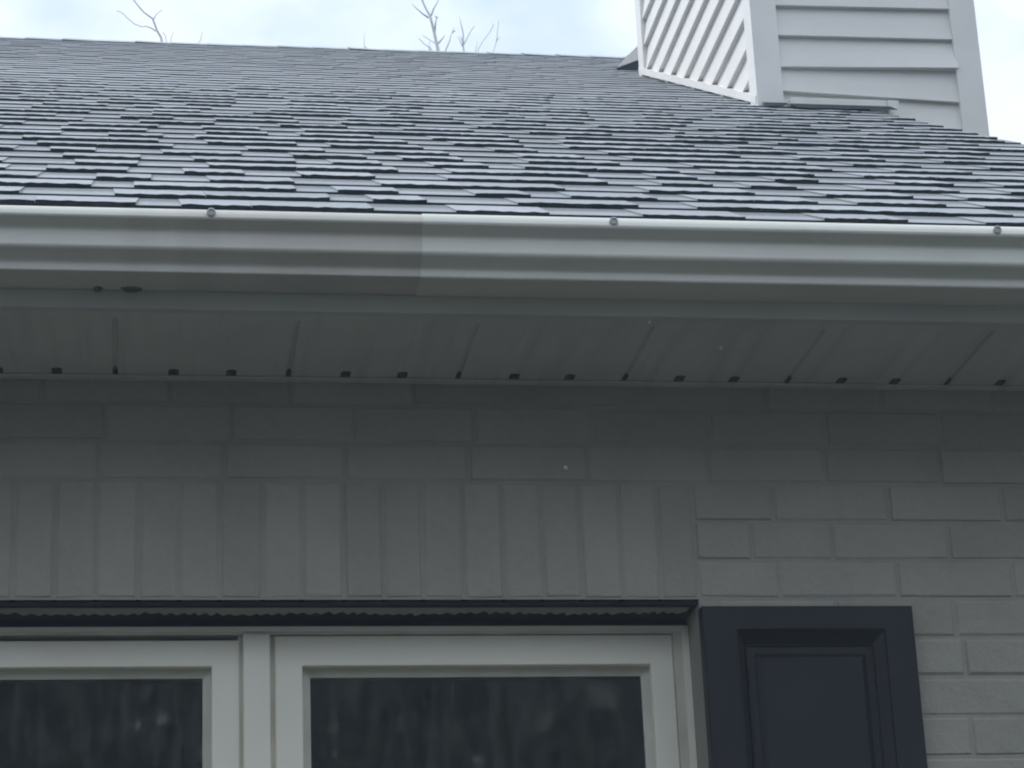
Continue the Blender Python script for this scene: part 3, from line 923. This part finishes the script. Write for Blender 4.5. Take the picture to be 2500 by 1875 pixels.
TC = [[(3.15, 13.75), (3.15, 13.83), (3.15, 13.99), (3.12, 14.13), (3.11, 14.25)], [(3.15, 13.83), (3.21, 13.95), (3.26, 14.04), (3.3, 14.1)], [(3.14, 13.82), (3.11, 13.87), (3.08, 13.93)], [(3.15, 13.86), (3.12, 13.91), (3.11, 13.96)], [(3.3, 13.75), (3.32, 13.82), (3.33, 13.92)], [(3.33, 13.75), (3.41, 13.91), (3.49, 14.02), (3.54, 14.11), (3.53, 14.14)], [(3.53, 13.76), (3.57, 13.86), (3.59, 14.01), (3.61, 14.18)], [(3.57, 13.9), (3.62, 13.97)]]
def bare_tree(branches, crotch, trunk_x, r0, label):
    root = bpy.data.objects.new('bare_tree', None)
    root.location = (trunk_x, 24.0, GZ)
    C.objects.link(root)
    tag(root, label, 'tree', 'bare trees beyond the roof ridge')
    def L(p): return (p[0] - trunk_x, p[1] - 24.0, p[2] - GZ)
    tk = MB()
    cz = crotch[1]
    pts = [(trunk_x, 24.0, GZ), (trunk_x + 0.05, 24.03, 2.0), (trunk_x + (crotch[0] - trunk_x) * 0.4 - 0.05, 24.0, 6.5), (crotch[0], 24.0, cz)]
    tube(tk, [L(p) for p in pts], [0.22, 0.17, 0.11, 0.05], 10)
    tk.build('trunk', M['bark'], root, smooth=True)
    br = MB()
    for bi, b in enumerate(branches):
        pts = [(px, 24.0 + 0.03 * math.sin(i * 1.7 + bi), pz) for i, (px, pz) in enumerate(b)]
        rr = r0 if bi == 0 else r0 * 0.45
        if b[0][1] < 13.81:          # rooted below the ridge line: carry it down to the crotch
            mid = ((pts[0][0] * 0.6 + crotch[0] * 0.4), 24.02, pts[0][2] * 0.6 + cz * 0.4)
            pts = [(crotch[0], 24.0, cz - 0.05), mid] + pts
        n = len(pts)
        rads = [max(0.0050, rr * (1.15 - 0.85 * i / (n - 1))) for i in range(n)]
        tube(br, [L(p) for p in pts], rads, 6)
    # limbs lower down, hidden by the roof from here
    rl = random.Random(len(label))
    for i in range(16):
        z0 = 4.0 + i * 0.5
        u = (z0 - GZ) / (cz - GZ)
        bx = trunk_x + (crotch[0] - trunk_x) * u
        an = rl.uniform(0, 6.28)
        ln = rl.uniform(1.2, 2.6) * (1 - 0.5 * u)
        p = Vector((bx, 24.0, z0))
        d = Vector((math.cos(an), math.sin(an), 0.7)).normalized()
        pts = [p]
        for q in range(4):
            d = (d + Vector((rl.uniform(-.25, .25), rl.uniform(-.25, .25), rl.uniform(-.1, .25)))).normalized()
            p = p + d * ln / 4
            if p.z > 12.6: break
            pts.append(p)
        if len(pts) > 2: tube(br, [L(q) for q in pts], [0.04 * (1 - 0.8 * k / (len(pts) - 1)) * (1.2 - u) + 0.004 for k in range(len(pts))], 5)
    br.build('crown', M['bark'], root, smooth=True)
bare_tree(TA, (-0.52, 13.1), -0.2, 0.016, 'pale leafless treetop leaning left above the left part of the roof ridge')
bare_tree(TB, (2.80, 12.9), 2.4, 0.024, 'tallest leafless treetop, forked and upright above the middle of the ridge')
bare_tree(TC, (3.28, 12.8), 3.6, 0.014, 'low leafless twigs just left of the chimney, right of the tallest treetop')

# ------------------------------------------------------------ wood across the lawn, behind the viewer (seen in the window panes)
wr = random.Random(3)
wd = MB()
for t in range(170):
    tx, ty = wr.uniform(-24, 24), wr.uniform(-38, -26)
    H_ = wr.uniform(10.5, 13.5)
    tube(wd, [(tx, ty, GZ), (tx + wr.uniform(-.3, .3), ty, GZ + H_ * .5), (tx + wr.uniform(-.5, .5), ty, GZ + H_)], [0.22, 0.15, 0.04], 6, 1)
    for q in range(300):
        h = wr.uniform(0.10, 1.0)
        r = (2.2 * (1 - h) + 0.9) * math.sqrt(wr.random())
        a = wr.uniform(0, 6.28)
        c = Vector((tx + r * math.cos(a), ty + r * math.sin(a), GZ + h * H_))
        s_ = wr.uniform(0.12, 0.34)
        u = Vector((wr.gauss(0, 1), wr.gauss(0, 1), wr.gauss(0, 1))).normalized()
        v = u.orthogonal().normalized() * s_
        u = u * s_ * 1.4
        wd.face([c - u, c + v * .7, c + u, c - v * .7], 0, wr.choice((0.5, 0.8, 1.2, 1.2, 2.4, 3.4)))
wo = wd.build('woodland', [M['leaf'], M['wood']], None, fixn=False)
tag(wo, 'dense wood across the lawn mirrored in the window panes', 'woodland', None, 'stuff')

# ------------------------------------------------------------ thin blue volume added to imitate lens glare over the far roof
hz = MB()
hz.box(-60, 60, -60, 60, GZ - 1.0, 18.0)
hm = bpy.data.materials.new('glare_volume')
hm.use_nodes = True
hn, hl = hm.node_tree.nodes, hm.node_tree.links
hn.clear()
ho = hn.new("ShaderNodeOutputMaterial")
hv = hn.new("ShaderNodeVolumePrincipled")
hv.inputs["Color"].default_value = (0.70, 0.85, 1.0, 1)
hv.inputs["Density"].default_value = 0.0065
hl.new(hv.outputs[0], ho.inputs["Volume"])
glare_haze = hz.build('glare_haze', hm, None)
tag(glare_haze, None, None, None, 'stuff')
